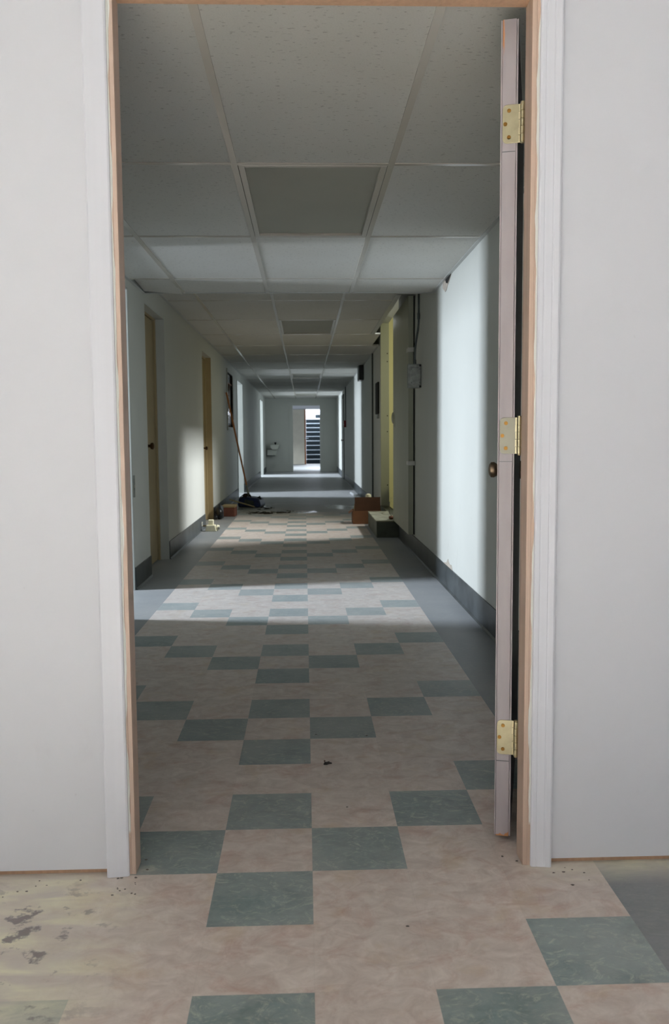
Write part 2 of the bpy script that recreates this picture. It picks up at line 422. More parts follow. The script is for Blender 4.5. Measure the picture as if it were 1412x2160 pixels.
# raw pine jambs, head and stops
struct(MB().box(JL-.019, JL, YW0-.003, YW1, 0, JH).box(JL, JL+.010, YW0-.003, 2.060, 0, JH-.025).build('trim_5', 'pine_jamb_left', bevel=.0012))
struct(MB().box(JR, JR+.019, YW0-.003, YW1, 0, JH).box(JR-.011, JR, YW0-.003, 2.060, 0, JH-.025).build('trim_6', 'pine_jamb_right', bevel=.0012))
struct(MB().box(JL-.019, JR+.019, YW0-.003, YW1, JH, JH+.018).box(JL, JR, YW0-.003, 2.060, JH-.025, JH).build('trim_7', 'pine', bevel=.0012))

# open door leaf seen on its hinge edge
TH = math.radians(15)
door = sroot('door_1', (.506, 2.112, .018), -TH)
LH, LW = 1.998, .86
MB().box(-.0375, -.0055, .001, LW, 0, LH).build('door_core', 'door_edge', door, bevel=.0008)
MB().box(-.0415, -.0385, 0, LW, .002, LH-.002).box(-.0385, -.0375, .003, LW, .002, LH-.002).build('door_skin', 'door_paint', door, bevel=.0008)
MB().box(-.0042, -.0010, 0, LW, .002, LH-.002).box(-.0055, -.0042, .004, LW, .002, LH-.002).build('door_skin', 'door_paint', door, bevel=.0008)
# hinges
def hinge(z, mat_plate='brass_plate'):
    h = .089; r = .011
    pl = []
    for cx_, cz_, a0 in ((-.0365 + r, r, PI), (-.0365 + r, h - r, PI/2)):
        pass
    poly = [(.001, 0), (.001, h)]
    for i in range(7):
        a = PI/2 + i*PI/12; poly.append((-.0365 + r + r*math.cos(a), h - r + r*math.sin(a)))
    for i in range(7):
        a = PI + i*PI/12; poly.append((-.0365 + r + r*math.cos(a), r + r*math.sin(a)))
    hp = MB().prism(poly, 'Y', -.0016, .0008).build('hinge', mat_plate, door, bevel=.0004, loc=(0, 0, z))
    for sx, sz in ((-.0215, .014), (-.030, .0445), (-.0215, .075)):
        s_ = MB().lathe([(.0046, -.0028), (.0046, -.0016), (.0030, -.0014), (.0030, .0)], 'Y', 18, (sx, 0, sz))
        s_.build('screw', 'dark_brass', hp, smooth=True)
    b = MB()
    for k in range(5):
        z0 = k*h/5 + .0004; z1 = (k+1)*h/5 - .0004
        b.lathe([(.0052, z0), (.0060, z0+.0005), (.0060, z1-.0005), (.0052, z1)], 'Z', 20, (.0105, -.006, 0))
        b.box(.0, .0105, -.0016 if k % 2 else -.001, .0006, z0, z1)
    b.lathe([(.003, -.004), (.0045, -.003), (.0045, 0), (.0045, h), (.0050, h+.001), (.0050, h+.003), (.002, h+.004)], 'Z', 16, (.0105, -.006, 0))
    b.build('barrel', 'brass', hp, smooth=True)
for z in (.2155, .9745, 1.7130): hinge(z, 'brass_dull' if .5 < z < 1.5 else 'brass_plate')
# mortise scribe lines on the edge
for z in (.197, .955, 1.694): MB().box(-.037, -.006, .0001, .0012, z, z+.0012).build('scribe_line', 'steel_dark', door)
kn = [(.030, 0), (.030, .004), (.012, .008), (.010, .028), (.020, .034), (.0265, .045), (.0255, .055), (.017, .061), (.004, .063)]
MB().lathe([(r, -.0415-h) for r, h in kn], 'X', 28, (0, LW-.062, .905)).build('door_knob', 'antique', door, smooth=True)
MB().lathe([(r, -.001+h) for r, h in kn], 'X', 28, (0, LW-.062, .905)).build('door_knob', 'antique', door, smooth=True)
MB().box(-.030, -.012, LW-.001, LW+.002, .885, .925).build('latch_plate', 'brass', door)

# ---------------------------------------------------------------- corridor walls
WT = .104
D0 = (4.95, 5.92); D1 = (6.53, 7.42); D2 = (10.10, 11.04); D3 = (15.15, 16.42); D4 = (22.75, 24.20)
WIN = (13.25, 14.22, 1.20, 2.03)
DH = 2.037
def wall_x(name, x0, x1, y0, y1, openings, top, mat):
    """wall parallel to the corridor with openings (ya, yb, za, zb)"""
    m = MB(); y = y0
    for ya, yb, za, zb in sorted(openings):
        m.box(x0, x1, y, ya, 0, top)
        if za > 0: m.box(x0, x1, ya, yb, 0, za)
        m.box(x0, x1, ya, yb, zb, top); y = yb
    m.box(x0, x1, y, y1, 0, top)
    return struct(m.build(name, mat))
wall_x('wall_left', XL-WT, XL, YW1, YE, [D0+(0, DH), D1+(0, DH), D2+(0, DH), WIN, D3+(0, DH), D4+(0, DH)], TOP, 'corridor_paint')
RO = (8.90, 11.05, 0, 2.46)
wall_x('wall_right', XR, XR+WT, YW1, YE, [RO], TOP, 'corridor_paint')
EX0, EX1, EZ = -.385, .468, 2.0
struct(MB().box(XL-WT, EX0, YE, YE+.12, 0, TOP).box(EX1, XR+WT, YE, YE+.12, 0, TOP).box(EX0, EX1, YE, YE+.12, EZ, TOP).build('wall_end', 'corridor_paint'))
m = MB()
m.box(EX0-.095, EX0, YE-.018, YE, 0, EZ+.09).box(EX1, EX1+.095, YE-.018, YE, 0, EZ+.09).box(EX0, EX1, YE-.018, YE, EZ, EZ+.09)
m.box(EX0, EX0+.02, YE, YE+.12, 0, EZ).box(EX1-.02, EX1, YE, YE+.12, 0, EZ).box(EX0+.02, EX1-.02, YE, YE+.12, EZ-.02, EZ)
struct(m.build('trim_8', 'corridor_paint', bevel=.002))

# baseboards
def base_run(name, x_wall, side, runs):
    m = MB()
    for a, b in runs:
        x0, x1 = (x_wall, x_wall + .007) if side > 0 else (x_wall - .007, x_wall)
        m.box(x0, x1, a, b, 0, .155)
        # coved toe
        m.prism([(x_wall + side*.007, 0), (x_wall + side*.007, .012), (x_wall + side*.016, .0)], 'Y', a, b)
    return struct(m.build(name, 'baseboard', bevel=.0015))
base_run('baseboard_left', XL, 1, [(YW1, D0[0]), (D0[1], D1[0]), (D1[1], D2[0]), (D2[1], D3[0]), (D3[1], D4[0]), (D4[1], YE)])
base_run('baseboard_right', XR, -1, [(YW1, 8.83), (11.05, YE)])
# chipped patch of paint above the right baseboard
MB_ = MB().prism([(5.62, .156), (5.66, .185), (5.74, .178), (5.80, .205), (5.86, .17), (5.93, .165), (5.98, .156)], 'X', XR-.003, XR-.0005)
struct(MB_.build('trim_9', 'crumb_paint'))

# ceiling cells: leaves out lamps and holes
def grid_ceiling(name, z, xs, ys, skip):
    m = MB()
    for i in range(len(xs)-1):
        for j in range(len(ys)-1):
            if (i, j) in skip: continue
            m.box(xs[i]+.003, xs[i+1]-.003, ys[j]+.003, ys[j+1]-.003, z+.002, z+.016)
    return struct(m.build(name, 'tile'))
G1X = [XL+.002, -.881, -.271, .3385, .948, XR]
G1Y = [YW1, 3.459, 4.678, 5.897, YS]
lamp1 = (2, 1)      # x -.271...3385, y 3.459..4.678
grid_ceiling('ceiling', CZ1, G1X[:5], G1Y, {lamp1, (0, 3)})
def tees(name, z, xs, ys, x0, x1, y0, y1, skip_cross=()):
    m = MB()
    for x in xs: m.box(x-.012, x+.012, y0, y1, z-.002, z+.003).box(x-.0015, x+.0015, y0, y1, z+.003, z+.034)
    for y in ys: m.box(x0, x1, y-.012, y+.012, z-.0012, z+.0025).box(x0, x1, y-.001, y+.001, z+.0025, z+.03)
    return struct(m.build(name, 'tee'))
tees('trim_10', CZ1, [-.881, -.271, .3385], [3.459, 4.678, 5.897], XL, XR, YW1, YS)
m = MB().box(XL, XL+.022, YW1, YS, CZ1-.002, CZ1+.002).box(XR-.022, XR, YW1, YS, CZ1-.002, CZ1+.002)
m.box(XL, XR, YS-.012, YS+.010, CZ1-.003, CZ1+.001).box(XL, XR, YS+.006, YS+.010, CZ1, CZ2)
struct(m.build('trim_11', 'angle'))
# tilted loose tile in the near left corner of the step
tl = MB().box(-.138, .138, -.26, .26, 0, .014)
tl.xform(Matrix.Translation((-1.025, 6.175, CZ1+.012)) @ Matrix.Rotation(math.radians(-3.2), 4, 'X') @ Matrix.Rotation(math.radians(5), 4, 'Y'))
tag(tl.build('ceiling_tile', 'tile'), 'white ceiling tile sitting crooked in its frame at the upper left of the hallway', 'ceiling tile')

G2X = [XL+.002, -.890, -.268, .326, XR]
ys2 = [YS+.012] + [7.516 + 1.2192*k for k in range(16) if 7.516 + 1.2192*k < YE-.1] + [YE]
HOLE = (.795, XR, 7.20, 9.955)
m = MB(); lamps2 = [1+1, 7+1, 13+1]
for i in range(4):
    for j in range(len(ys2)-1):
        if i == 2 and j in lamps2: continue
        x0, x1, y0, y1 = G2X[i]+.003, G2X[i+1]-.003, ys2[j]+.003, ys2[j+1]-.003
        if i == 3 and HOLE[3] <= y0 < 11.0:
            m.box(x0, .862, y0, y1, CZ2+.002, CZ2+.016)
        elif i == 3 and y1 > HOLE[2] and y0 < HOLE[3]:
            m.box(x0, HOLE[0]-.03, y0, y1, CZ2+.002, CZ2+.016)
            if y0 < HOLE[2]: m.box(HOLE[0]-.03, x1, y0, HOLE[2], CZ2+.002, CZ2+.016)
        else: m.box(x0, x1, y0, y1, CZ2+.002, CZ2+.016)
struct(m.build('ceiling_far', 'tile'))
m = MB()
for x in G2X[1:4]: m.box(x-.012, x+.012, YS+.01, YE, CZ2-.002, CZ2+.003)
for y in ys2[1:-1]:
    xe = HOLE[0]-.03 if HOLE[2] < y < HOLE[3]-.1 else (HOLE[0]-.03 if y < 10.5 else XR)
    m.box(XL, xe, y-.012, y+.012, CZ2-.0012, CZ2+.0025)
struct(m.build('trim_12', 'tee'))
m = MB().box(XL, XL+.022, YS, YE, CZ2-.002, CZ2+.002)
m.box(XR-.022, XR, 11.17, YE, CZ2-.002, CZ2+.002).box(XL, XR, YE-.022, YE, CZ2-.002, CZ2+.002)
m.box(HOLE[0]-.045, HOLE[0], HOLE[2], HOLE[3], CZ2-.004, CZ2-.001).box(HOLE[0]-.003, HOLE[0], HOLE[2], HOLE[3], CZ2-.001, CZ2+.05)
struct(m.build('trim_13', 'angle'))
# slab above the suspended ceiling
struct(MB().box(-1.3, 1.08, YW1, 26.3, TOP, TOP+.15).build('ceiling_slab', 'concrete_side'))

# ceiling lamps
def lamp(x0, x1, y0, y1, z, label):
    t = thing('ceiling_light', label, 'ceiling light', ((x0+x1)/2, (y0+y1)/2, z), 0, 'unlit ceiling light panels')
    a, b = (x1-x0)/2 - .014, (y1-y0)/2 - .014
    m = MB()
    fz0, fz1 = -.002, .030
    m.box(-a, -a+.024, -b, b, fz0, fz1).box(a-.024, a, -b, b, fz0, fz1)
    m.box(-a+.024, a-.024, -b, -b+.02, fz0, fz1).box(-a+.024, a-.024, b-.02, b, fz0, fz1)
    m.build('frame', 'tee', t, bevel=.001)
    MB().box(-a+.002, a-.002, -b+.002, b-.002, .010, .014).build('diffuser', 'diffuser', t)
    MB().box(-a, a, -b, b, .031, .10).build('housing', 'metal_gray', t)
    return t
lamp(-.271, .3385, 3.459, 4.678, CZ1, 'large unlit ceiling light panel, nearest one just inside the doorway')
lamp(G2X[2], G2X[3], ys2[2], ys2[3], CZ2, 'unlit ceiling light panel beyond the ceiling step, second along the hallway')
lamp(G2X[2], G2X[3], ys2[8], ys2[9], CZ2, 'small dark ceiling light panel third along the hallway ceiling')
lamp(G2X[2], G2X[3], ys2[14], ys2[15], CZ2, 'small ceiling light panel farthest down, just above the end wall')

# broken drywall beneath the ceiling, right wall
m = MB().prism([(5.72, CZ1-.003), (6.05, CZ1-.003), (6.06, 2.055), (5.95, 2.012), (5.90, 2.018), (5.86, 2.040), (5.80, 2.055), (5.75, 2.075)], 'X', XR-.0035, XR-.0005)
struct(m.build('trim_14', 'crumb_paint'))
m = MB().prism([(5.70, CZ1-.002), (5.93, CZ1-.002), (5.90, 2.062), (5.84, 2.050), (5.76, 2.072)], 'X', XR-.0062, XR-.0040)
struct(m.build('trim_15', 'black'))

# ---------------------------------------------------------------- closed doors on the left
def left_door(name, d, recess, mat, frame_mat, knob_mat, knob_r):
    y0, y1 = d
    r = sroot(name, (XL-recess, y0, 0))
    w_ = y1-y0
    MB().box(-.040, 0, .004, w_-.004, .008, DH-.026).build('door_leaf', mat, r, bevel=.002)
    m = MB().box(-.05, .010, -.0, .004, 0, DH-.002)
    m.box(.001, .018, w_-.045, w_-.001, 0, DH-.002).box(.001, .018, .001, .02, 0, DH-.002).box(.001, .018, .02, w_-.045, DH-.024, DH-.002)
    m.build('door_stop', frame_mat, r, bevel=.001)
    k = [(.030, 0), (.030, .005), (.012, .010), (.011, .030), (.022, .034), (.028, .044), (.027, .056), (.016, .062), (.004, .063)]
    MB().lathe([(a*knob_r, b) for a, b in k], 'X', 24, (0, .42 if name == 'door_2' else .64, .975 if name == 'door_2' else .91)).build('door_knob', knob_mat, r, smooth=True)
left_door('door_2', D1, .088, 'door_tan', 'door_tan', 'aged_bronze', 1.0)
left_door('door_3', D2, .085, 'door_tan', 'door_tan', 'aged_bronze', .8)
struct(MB().box(XL-.10, XL-.0005, D2[1]-.002, D2[1]-.0185+.016, 0, DH).build('trim_16', 'door_tan'))
for d in (D1, D2): struct(MB().box(XL-WT-.30, XL-WT-.26, d[0]-.15, d[1]+.15, 0, 2.3).box(XL-WT-.26, XL-WT-.001, d[0]-.15, d[0]-.11, 0, 2.3).box(XL-WT-.26, XL-WT-.001, d[1]+.11, d[1]+.15, 0, 2.3).box(XL-WT-.30, XL-WT-.001, d[0]-.15, d[1]+.15, 2.3, 2.34).build('light_block_left', 'black'))  # added unseen boxes that stop sky light leaking round the closed doors
# inner jamb linings
struct(MB().box(XL-.087, XL+.001, D1[1]-.012, D1[1]+.0005, 0, DH-.001).box(XL-.087, XL+.001, D1[0], D1[1]-.012, DH-.010, DH+.001).build('trim_17', 'jamb_gray'))

# ---------------------------------------------------------------- reception window in the left wall
wn = sroot('window_1', (XL, WIN[0], WIN[2]))
wl, wh = WIN[1]-WIN[0], WIN[3]-WIN[2]
m = MB().box(-.06, .016, -.05, .0, -.05, wh+.05).box(-.06, .016, wl, wl+.05, -.05, wh+.05)
m.box(-.06, .016, 0, wl, -.05, 0).box(-.06, .016, 0, wl, wh, wh+.05)
m.build('window_frame', 'jamb_gray', wn, bevel=.002)
MB().box(-.018, -.012, .001, wl-.001, .001, wh-.001).build('pane', 'dark_glass', wn)
MB().box(-.0118, -.004, .001, wl-.001, wh-.16, wh-.145).box(-.0118, -.004, wl*.5-.008, wl*.5+.008, 0, wh-.16).build('sash_bar', 'brown_wood', wn)
struct(MB().box(XL-WT-.02, XL-WT, WIN[0]-.1, WIN[1]+.1, WIN[2]-.1, WIN[3]+.1).build('trim_18', 'steel_dark'))
# folded white paper notices behind the pane bottom
nb = thing('paper_notice', 'white paper notice in the lower pane of the left wall window', 'notice', (XL-.009, WIN[0]+.30, WIN[2]+.06))
MB().box(-.002, .001, 0, .34, 0, .13).build('sheet', 'white_tube', nb)
MB().box(-.002, .001, .06, .34, .18, .42).build('sheet', 'porcelain', nb)

# ---------------------------------------------------------------- side rooms (shells)
def room(name, side, x_in, x_out, y0, y1, top, mat):
    m = MB(); a, b = sorted((x_in, x_out)); t = .12
    m.box(a, b, y0-t, y0, 0, top).box(a, b, y1, y1+t, 0, top)
    xo = x_out if side > 0 else x_out - t
    m.box(xo, xo+t, y0-t, y1+t, 0, top)
    struct(m.build(name, mat))
    struct(MB().box(min(a, xo), max(b, xo+t), y0-t, y1+t, top, top+.1).build('ceiling_side_room', mat))
room('wall_left_near_room', -1, XL-WT, -4.9, 3.9, 6.45, 2.6, 'corridor_paint')
room('wall_left_middle_room', -1, XL-WT, -4.9, 14.6, 17.2, 2.6, 'corridor_paint')
room('wall_left_far_room', -1, XL-WT, -4.9, 21.8, 25.6, 2.6, 'corridor_paint')
room('wall_right_room', 1, XR+WT, 3.7, 8.2, 12.4, 4.2, 'yellow_paint')

# frame lining of the right opening: far post with screw holes
m = MB().box(XR+.001, XR+WT+.004, 11.025, 11.049, .0, 2.46)
po = struct(m.build('trim_19', 'green_gray', bevel=.002))
m = MB()
for z in (2.08, 1.98, 1.30, 1.10, .42): m.lathe([(.0075, 11.0235), (.0075, 11.0255)], 'Y', 12, (XR+.086, 0, z))
struct(m.build('trim_20', 'black'))
# door linings of the open left doorways
for i, d in enumerate((D0, D3, D4)):
    xo_ = XL - .0005 if i == 0 else XL + .012
    m = MB().box(XL-WT-.002, xo_, d[1]-.014, d[1]-.001, 0, DH-.001).box(XL-WT-.002, xo_, d[0]+.001, d[0]+.014, 0, DH-.001)
    m.box(XL-WT-.002, xo_, d[0]+.014, d[1]-.014, DH-.014, DH-.001)
    struct(m.build('trim_%d' % (21+i), 'jamb_gray', bevel=.001))

# ---------------------------------------------------------------- sliding door slab on the right wall
sd = thing('sliding_door', 'grey-green slab door standing flat against the right wall beside the concrete step', 'door', (.9, 7.6, .17))
MB().box(0, .044, 0, 1.31, 0, 2.08).build('door_slab', 'green_gray', sd, bevel=.0015)
MB().lathe([(.058, -.001), (.058, -.008), (.050, -.016), (.030, -.021), (.008, -.022)], 'X', 30, (0, 1.245, 1.055)).build('door_knob', 'green_gray', sd, smooth=True)
MB().box(-.003, .0, 1.13, 1.28, .96, 1.15).build('lock_plate', 'green_gray', sd, bevel=.001)
for z in (.625, 1.61):
    m = MB().box(-.006, .055, -.028, -.004, z-.012, z+.026).box(-.006, -.001, -.004, .10, z-.010, z+.024)
    m.build('strap', 'strap', sd, bevel=.003)
MB().box(.046, .054, -.002, 1.30, .0, 2.08).build('gap_shade', 'black', sd)  # black strip gives the shade in the gap behind the slab

# junction box and conduit
jb = thing('junction_box', 'grey metal electrical box with a worn cover mounted at the edge of the slab door', 'electrical box', (.898, 7.17, 1.434))
MB().box(-.053, .053, 0, .06, 0, .196).build('body', 'metal_gray', jb, bevel=.004)
MB().box(-.036, .054, -.006, 0, .030, .168).build('cover', 'metal_gray', jb, bevel=.006)
for sx, sz in ((-.025, .045), (.043, .045), (-.025, .153), (.043, .153)): MB().lathe([(.004, -.0085), (.004, -.006)], 'Y', 12, (sx, 0, sz)).build('cover_screw', 'steel_dark', jb)
for z in (.176, .005): MB().box(.040, .056, -.001, .012, z, z+.016).build('knockout', 'black', jb)
cd = MB().tube([(.936, 7.19, 2.30), (.936, 7.19, 2.00), (.935, 7.19, 1.96), (.929, 7.19, 1.90), (.912, 7.19, 1.80), (.906, 7.19, 1.75), (.904, 7.19, 1.70), (.904, 7.19, 1.634)], .009, 14)
cd.lathe([(.0125, 1.995), (.0125, 2.045)], 'Z', 16, (.936, 7.19, 0)).lathe([(.0125, 1.632), (.0125, 1.665)], 'Z', 16, (.904, 7.19, 0))
tag(cd.build('conduit', 'steel_dark', smooth=True), 'bent grey metal conduit dropping from the ceiling into the electrical box', 'pipe')

# ---------------------------------------------------------------- concrete step at the right opening
st = thing('concrete_step', 'low concrete step block at the foot of the opening in the right wall', 'step', (.72, 8.84, 0))
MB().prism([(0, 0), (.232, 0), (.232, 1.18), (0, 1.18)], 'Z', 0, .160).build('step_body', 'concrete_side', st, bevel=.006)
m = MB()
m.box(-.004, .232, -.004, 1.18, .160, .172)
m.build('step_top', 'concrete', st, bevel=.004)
# threshold floor of the opening
struct(MB().box(XR, XR+WT, 8.90, 11.05, 0, .155).build('trim_24', 'concrete_side'))

# debris on and behind the step
random.seed(3)
def lump(name, mat, loc, sx, sy, sz, label=None, cat=None, seed=1, rot=0, parent=None, sub=2):
    b = bmesh.new(); bmesh.ops.create_icosphere(b, subdivisions=sub, radius=1)
    rnd = random.Random(seed)
    for v in b.verts:
        k = 1 + rnd.uniform(-.18, .18); v.co = Vector((v.co.x*sx*k, v.co.y*sy*k, max(v.co.z, -.75)*sz*k + sz*.75))
    me = bpy.data.meshes.new(name); b.to_mesh(me); b.free(); me.materials.append(MAT[mat])
    for f in me.polygons: f.use_smooth = True
    o = bpy.data.objects.new(name, me); C.objects.link(o); o.location = loc; o.rotation_euler = (0, 0, rot)
    if label: tag(o, label, cat)
    if parent: o.parent = parent
    return o
lump('debris_lump', 'hand_brown', (.895, 9.02, .172), .035, .06, .022, 'brown scrap of debris lying on top of the concrete step', 'debris', 4)
lump('trash_bag', 'bag', (1.20, 10.72, 0), .12, .30, .32, 'black plastic bag slumped inside the opening behind the concrete step', 'bag', 9)
tag(MB().tube([(.93, 9.4, .174), (.915, 9.5, .20), (.93, 9.62, .27), (.945, 9.75, .30), (.95, 9.9, .24)], .004, 8).build('cable', 'bag', smooth=True), 'thin dark cable looping up from the concrete step', 'cable')

# cardboard box
cb = thing('cardboard_box', 'open brown cardboard box with a raised flap behind the concrete step', 'box', (.555, 10.24, 0), 0)
m = MB(); bw, bd, bh = .335, .30, .158
m.box(0, bw, 0, .004, .001, bh).box(0, bw, bd-.004, bd, .001, bh).box(0, .004, .004, bd-.004, .001, bh).box(bw-.004, bw, .004, bd-.004, .001, bh).box(.004, bw-.004, .004, bd-.004, .001, .006)
m.build('carton_body', 'cardboard', cb)
MB().prism([(.018, bh), (.330, bh), (.326, bh+.163), (.024, bh+.163)], 'Y', .006, .010).build('front_flap', 'cardboard_in', cb)
m = MB(); m.quad((0, .03, bh), (0, bd-.03, bh), (-.045, bd-.02, bh-.035), (-.045, .02, bh-.035)); m.build('side_flap', 'cardboard', cb)
tag(MB().lathe([(.004, 0), (.03, .003), (.034, .05), (.036, .30), (.032, .335), (.010, .345)], 'Z', 16, (.75, 10.40, .008)).build('paper_cup_stack', 'cream_plastic', smooth=True), 'pale rounded cylinder poking out of the open cardboard box', 'container')
tag(MB().tube([(.600, 10.36, .010), (.598, 10.36, .08), (.592, 10.36, .16), (.585, 10.36, .235)], [.02, .028, .024, .006], 12).build('crumpled_paper', 'tan_card', smooth=True), 'crumpled pale paper at the left inside of the cardboard box', 'paper')
tag(MB().tube([(.820, 15.6, .026), (.875, 13.8, .026)], .026, 14).build('cardboard_tube', 'white_tube', smooth=True), 'white tube lying on the floor along the right wall behind the cardboard box', 'tube')

# ---------------------------------------------------------------- wall objects on the right
tag(MB().tube([(.944, 12.2, .155), (.944, 12.2, CZ2)], .011, 10).build('conduit', 'steel_dark', smooth=True), 'thin vertical conduit on the right wall beyond the dark panel', 'pipe')
bp = thing('wall_panel', 'narrow black panel hung on the right wall just beyond the opening', 'panel', (XR, 11.22, 1.33))
MB().box(-.022, 0, 0, .36, 0, .41).build('panel_board', 'black', bp, bevel=.004)
MB().box(-.026, -.001, .02, .10, -.06, -.004).build('bracket', 'metal_gray', bp, bevel=.002)
sp = thing('wall_speaker', 'dark box fixed high on the right wall near the ceiling, far down', 'speaker', (XR, 14.15, 1.955))
MB().box(-.075, 0, 0, .42, 0, .235).build('cabinet', 'bag', sp, bevel=.006)
MB().box(-.079, -.075, .02, .40, .02, .215).build('grille', 'steel_dark', sp, bevel=.003)
fa = thing('fire_alarm', 'small red fire alarm call box on the far right wall', 'fire alarm', (XR, 20.2, 1.26))
MB().box(-.055, 0, 0, .13, 0, .155).build('body', 'red', fa, bevel=.008)
MB().box(-.068, -.055, .02, .11, .05, .075).build('pull_handle', 'white_tube', fa, bevel=.003)
tag(MB().tube([(.944, 20.26, 1.415), (.944, 20.26, CZ2)], .012, 8).build('conduit', 'steel_dark', smooth=True), 'dark conduit running up from the red fire alarm to the ceiling', 'pipe')
dfr = MB().box(XR-.022, XR, 21.2, 21.29, 0, 2.08).box(XR-.022, XR, 22.1, 22.19, 0, 2.08).box(XR-.022, XR, 21.29, 22.1, 1.99, 2.08)
struct(dfr.build('trim_25', 'steel_dark'))
dr = sroot('door_4', (XR, 21.29, .005))
MB().box(-.012, 0, .004, .806, 0, 1.98).build('door_leaf', 'jamb_gray', dr)
MB().lathe([(.025, -.012), (.012, -.02), (.012, -.04), (.027, -.05), (.02, -.07), (.004, -.072)], 'X', 18, (0, .08, .95)).build('door_knob', 'antique', dr, smooth=True)
# small plates on the left wall
pl = thing('outlet_plate', 'small pale outlet plate on the dark left baseboard before the second door', 'outlet', (XL+.007, 9.70, .05))
MB().box(0, .004, 0, .07, 0, .045).build('plate', 'plate_cream', pl, bevel=.001)
for y in (.015, .045): MB().box(.004, .0046, y, y+.007, .01, .03).build('slot', 'black', pl)
sw = thing('switch_plate', 'slim grey cover plate on the left wall at the edge of the near doorway', 'switch', (XL, 5.935, .635))
MB().box(0, .005, 0, .045, 0, .15).build('plate', 'metal_gray', sw, bevel=.001)
MB().box(.005, .011, .017, .028, .065, .085).build('toggle', 'plate_cream', sw)

# ---------------------------------------------------------------- things on the floor, left
ph = thing('plastic_fixture', 'cream plastic fixture with a small block on top, lying by the left wall', 'fixture', (-1.125, 9.60, 0))
m = MB().prism([(.0, .0), (.128, .0), (.108, .070), (.012, .070)], 'Y', 0, .10); m.build('body', 'cream_plastic', ph, bevel=.006)
MB().box(.032, .090, .02, .08, .070, .128).build('top_block', 'cream_plastic', ph, bevel=.007)
MB().tube([(.122, .05, .040), (.150, .05, .034)], [.034, .030], 18).build('end_cap', 'cream_plastic', ph, smooth=True, bevel=.004)
MB().lathe([(.016, .0), (.016, -.010), (.012, -.012)], 'Y', 18, (.148, .022, .036)).build('lens', 'lens', ph, smooth=True)
MB().box(-.030, .008, .03, .075, .052, .066).build('tab', 'tan_card', ph, bevel=.004)

ct = thing('carton', 'small reddish carton with a tan lid on the floor beside the left wall', 'box', (-1.105, 11.4, 0), -.06)
MB().box(0, .165, 0, .22, 0, .120).build('carton_body', 'red_brick', ct, bevel=.003)
MB().box(-.003, .168, -.003, .223, .120, .150).build('lid', 'tan_card', ct, bevel=.003)
lump('crumpled_rag', 'bag', (-1.105, 11.10, 0), .05, .18, .11, 'dark crumpled rag against the left baseboard in front of the carton', 'rag', 12)

# broom and mop head
br = thing('broom', 'broom with an orange-brown wooden handle leaning on the left wall', 'broom', (-.84, 12.72, .16))
A, B = Vector((0, 0, .03)), Vector((-.318, .20, 1.54))
def along(a, b, n): return [a + (b-a)*i/n for i in range(n+1)]
MB().tube(along(A + (B-A)*.09, B, 8), [.0125]*4 + [.0135]*4 + [.0145], 12).build('handle', 'handle_wood', br, smooth=True)
MB().tube(along(A, A + (B-A)*.10, 3), [.020, .017, .0155, .0145], 12).build('ferrule', 'metal_gray', br, smooth=True)
m = MB()
rnd = random.Random(5)
for i in range(40):
    a = rnd.uniform(0, 2*PI); r = rnd.uniform(.01, .06)
    p0 = Vector((-.02, 0, .045)); p2 = Vector((-.05 + r*math.cos(a)*1.5, r*math.sin(a), rnd.uniform(.0, .03))); p1 = (p0+p2)/2 + Vector((0, 0, .02))
    m.tube([p0, p1, p2], [.007, .009, .005], 6)
m.build('mop_head', 'dark_cloth', br, smooth=True)

# blue overturned dustpan / bucket
bk = thing('dustpan', 'large dark blue dustpan lying face down at the foot of the broom', 'dustpan', (-.82, 13.0, 0), -.25)
m = MB()
prof = [(-.165, .005), (.165, 0), (.185, .03), (.165, .115), (.12, .140), (-.10, .165), (-.15, .14), (-.175, .05)]
m.prism(prof, 'Y', -.14, .12)
m.build('pan', 'blue', bk, bevel=.018, seg=3)
MB().prism([(-.07, .045), (.09, .04), (.075, .10), (-.06, .12)], 'Y', -.144, -.138).build('pan_face', 'steel_dark', bk, bevel=.003)
MB().tube([(.10, -.02, .13), (.14, -.03, .155), (.165, -.05, .12)], .014, 10).build('grip', 'bag', bk, smooth=True)
pk = MB().box(-.19, .19, -.03, .03, 0, .014)
pk.xform(Matrix.Translation((-.925, 12.52, .085)) @ Matrix.Rotation(math.radians(18), 4, 'Y') @ Matrix.Rotation(math.radians(12), 4, 'Z'))
tag(pk.build('wood_slat', 'plank', bevel=.003), 'pale wooden slat propped in front of the blue dustpan', 'slat')
lump('paper_scrap', 'plank', (-1.09, 12.35, 0), .05, .05, .03, 'pale crumpled scrap between the carton and the dustpan', 'scrap', 21)

# dirt on floor
m = MB(); rnd = random.Random(11)
def flake(m, x, y, r, h):
    n = 7; pts = [(x + r*rnd.uniform(.6, 1.3)*math.cos(2*PI*i/n)*1.4, y + r*rnd.uniform(.6, 1.3)*math.sin(2*PI*i/n)) for i in range(n)]
    m.prism(pts, 'Z', 0.0005, h)
for i in range(70):
    t = rnd.random(); x = -.78 + .55*t + rnd.gauss(0, .05); y = 11.85 + .25*t*rnd.random() + rnd.gauss(0, .10)
    flake(m, x, y, rnd.uniform(.008, .03), rnd.uniform(.003, .010))
for i in range(14): flake(m, -.55 + rnd.gauss(0, .06), 12.6 + rnd.gauss(0, .1), rnd.uniform(.01, .02), .006)
tag(m.build('floor_dirt', 'fabric_dirt'), 'dark dirt and crumbs scattered on the floor in front of the dustpan', 'dirt', kind='stuff')
m = MB()
for i in range(26):
    x = rnd.choice([rnd.uniform(-.50, -.40), rnd.uniform(-.72, -.44), rnd.uniform(.54, .72)]); y = rnd.uniform(1.90, 1.985)
    flake(m, x, y, rnd.uniform(.001, .003), .0012)
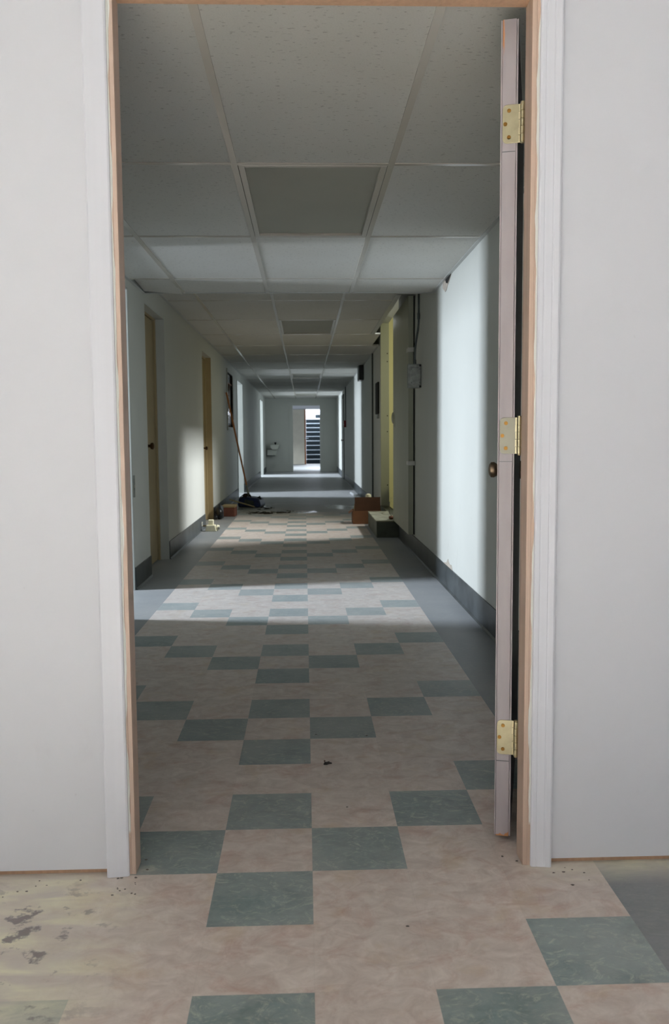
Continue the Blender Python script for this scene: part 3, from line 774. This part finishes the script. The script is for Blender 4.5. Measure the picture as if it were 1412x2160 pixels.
for x, y in ((-.398, 2.02), (.470, 2.045), (.50, 2.02), (-.41, 2.07), (.10, 2.35), (.2, 1.75), (.02, 2.95), (.197, 2.93)): flake(m, x, y, .0025, .0015)
tag(m.build('plaster_crumbs', 'crumb'), 'small dark crumbs along the foot of the front wall and doorway', 'crumbs', kind='stuff')
b_ = thing('dead_leaf', 'tiny dark dead leaf lying alone on the beige tiles inside the doorway', 'leaf', (.052, 2.675, 0), .5)
m = MB()
m.prism([(-.014, -.002), (-.006, -.008), (.004, -.006), (.013, -.009), (.009, .0), (.012, .006), (.001, .005), (-.005, .009), (-.008, .002)], 'Z', .001, .006)
m.build('blade', 'fabric_dirt', b_, bevel=.001)
MB().tube([(-.006, .004, .004), (-.002, .014, .008), (.004, .018, .004)], .0012, 6).build('stalk', 'hand_brown', b_)

# ---------------------------------------------------------------- basin at the far left corner
sk = thing('wash_basin', 'small white wall-hung basin in the far left corner of the hallway', 'basin', (XL+.16, YE-.002, .50))
m = MB().prism([(-.02, .32), (.26, .32), (.22, .20), (.17, .17), (.03, .17), (-.01, .22)], 'Y', -.30, 0)
m.build('bowl', 'porcelain', sk, bevel=.012, seg=3)
MB().box(-.12, .16, -.16, 0, 0, .17).build('pedestal_box', 'porcelain', sk, bevel=.006)
MB().lathe([(.022, .32), (.022, .345), (.035, .36), (.035, .385), (.01, .392)], 'Z', 16, (.13, -.12, 0)).build('tap', 'bag', sk, smooth=True)
MB().box(-.12, .12, -.18, -.002, -.016, -.001).build('bracket', 'steel_dark', sk)

# ---------------------------------------------------------------- vestibule and stairs beyond the end doorway
struct(MB().box(-2.2, -2.08, YE+.12, 33.0, 0, TOP).build('wall_vestibule_left', 'room_white'))
struct(MB().box(2.08, 2.2, YE+.12, 33.0, 0, TOP).build('wall_vestibule_right', 'room_white'))
struct(MB().box(-2.2, -.02, 33.0, 33.12, 0, TOP).box(.90, 2.2, 33.0, 33.12, 0, TOP).box(-.02, .90, 33.0, 33.12, 2.085, TOP).build('wall_vestibule_end', 'room_white'))
struct(MB().box(-2.2, 2.2, YE+.10, 33.12, TOP, TOP+.1).build('ceiling_vestibule', 'room_white'))
dv = sroot('door_5', (-.02, 33.0, .01), 0)
# open stair door, swung toward the hallway: wide cream face on the left and a brown edge
MB().box(-.62, 0, -.05, -.01, 0, 2.07).build('door_leaf', 'cream_door', dv, bevel=.002)
MB().box(0, .055, -.055, -.01, 0, 2.07).build('door_edge', 'brown_wood', dv)
MB().tube([(.03, -.06, .98), (.06, -.10, .98), (.15, -.10, .985)], .012, 8).build('lever_handle', 'nosing', dv, smooth=True)
# stairwell
struct(MB().box(-.10, .03, 33.12, 39, 0, 5.2).build('wall_stair_left', 'room_white'))
struct(MB().box(1.35, 1.47, 33.12, 39, 0, 5.2).build('wall_stair_right', 'room_white'))
struct(MB().box(-.2, 1.5, 38.9, 39, 0, 5.2).box(-.1, 1.47, 33.0, 33.12, TOP, 5.2).build('wall_stair_back', 'room_white'))
struct(MB().box(-.2, 1.5, 33.0, 39, 5.2, 5.3).build('ceiling_stair', 'room_white'))
ss = thing('staircase', 'dark green staircase with pale nosings rising beyond the far doorway', 'stairs', (0, 34.0, 0))
rise, going = .179, .27
for k in range(10):
    tr = MB().box(.045, 1.34, k*going, (k+1)*going + (.9 if k == 9 else 0), k*rise, (k+1)*rise).build('stair_step', 'stair_dark', ss)
    MB().box(.045, 1.34, k*going-.016, k*going+.03, (k+1)*rise-.026, (k+1)*rise+.003).build('nosing', 'nosing', tr, bevel=.003)
MB().box(.45, 1.34, 10*going+.5, 10*going+.55, 10*rise+.05, 10*rise+.20).build('upper_rail', 'stair_dark', ss)
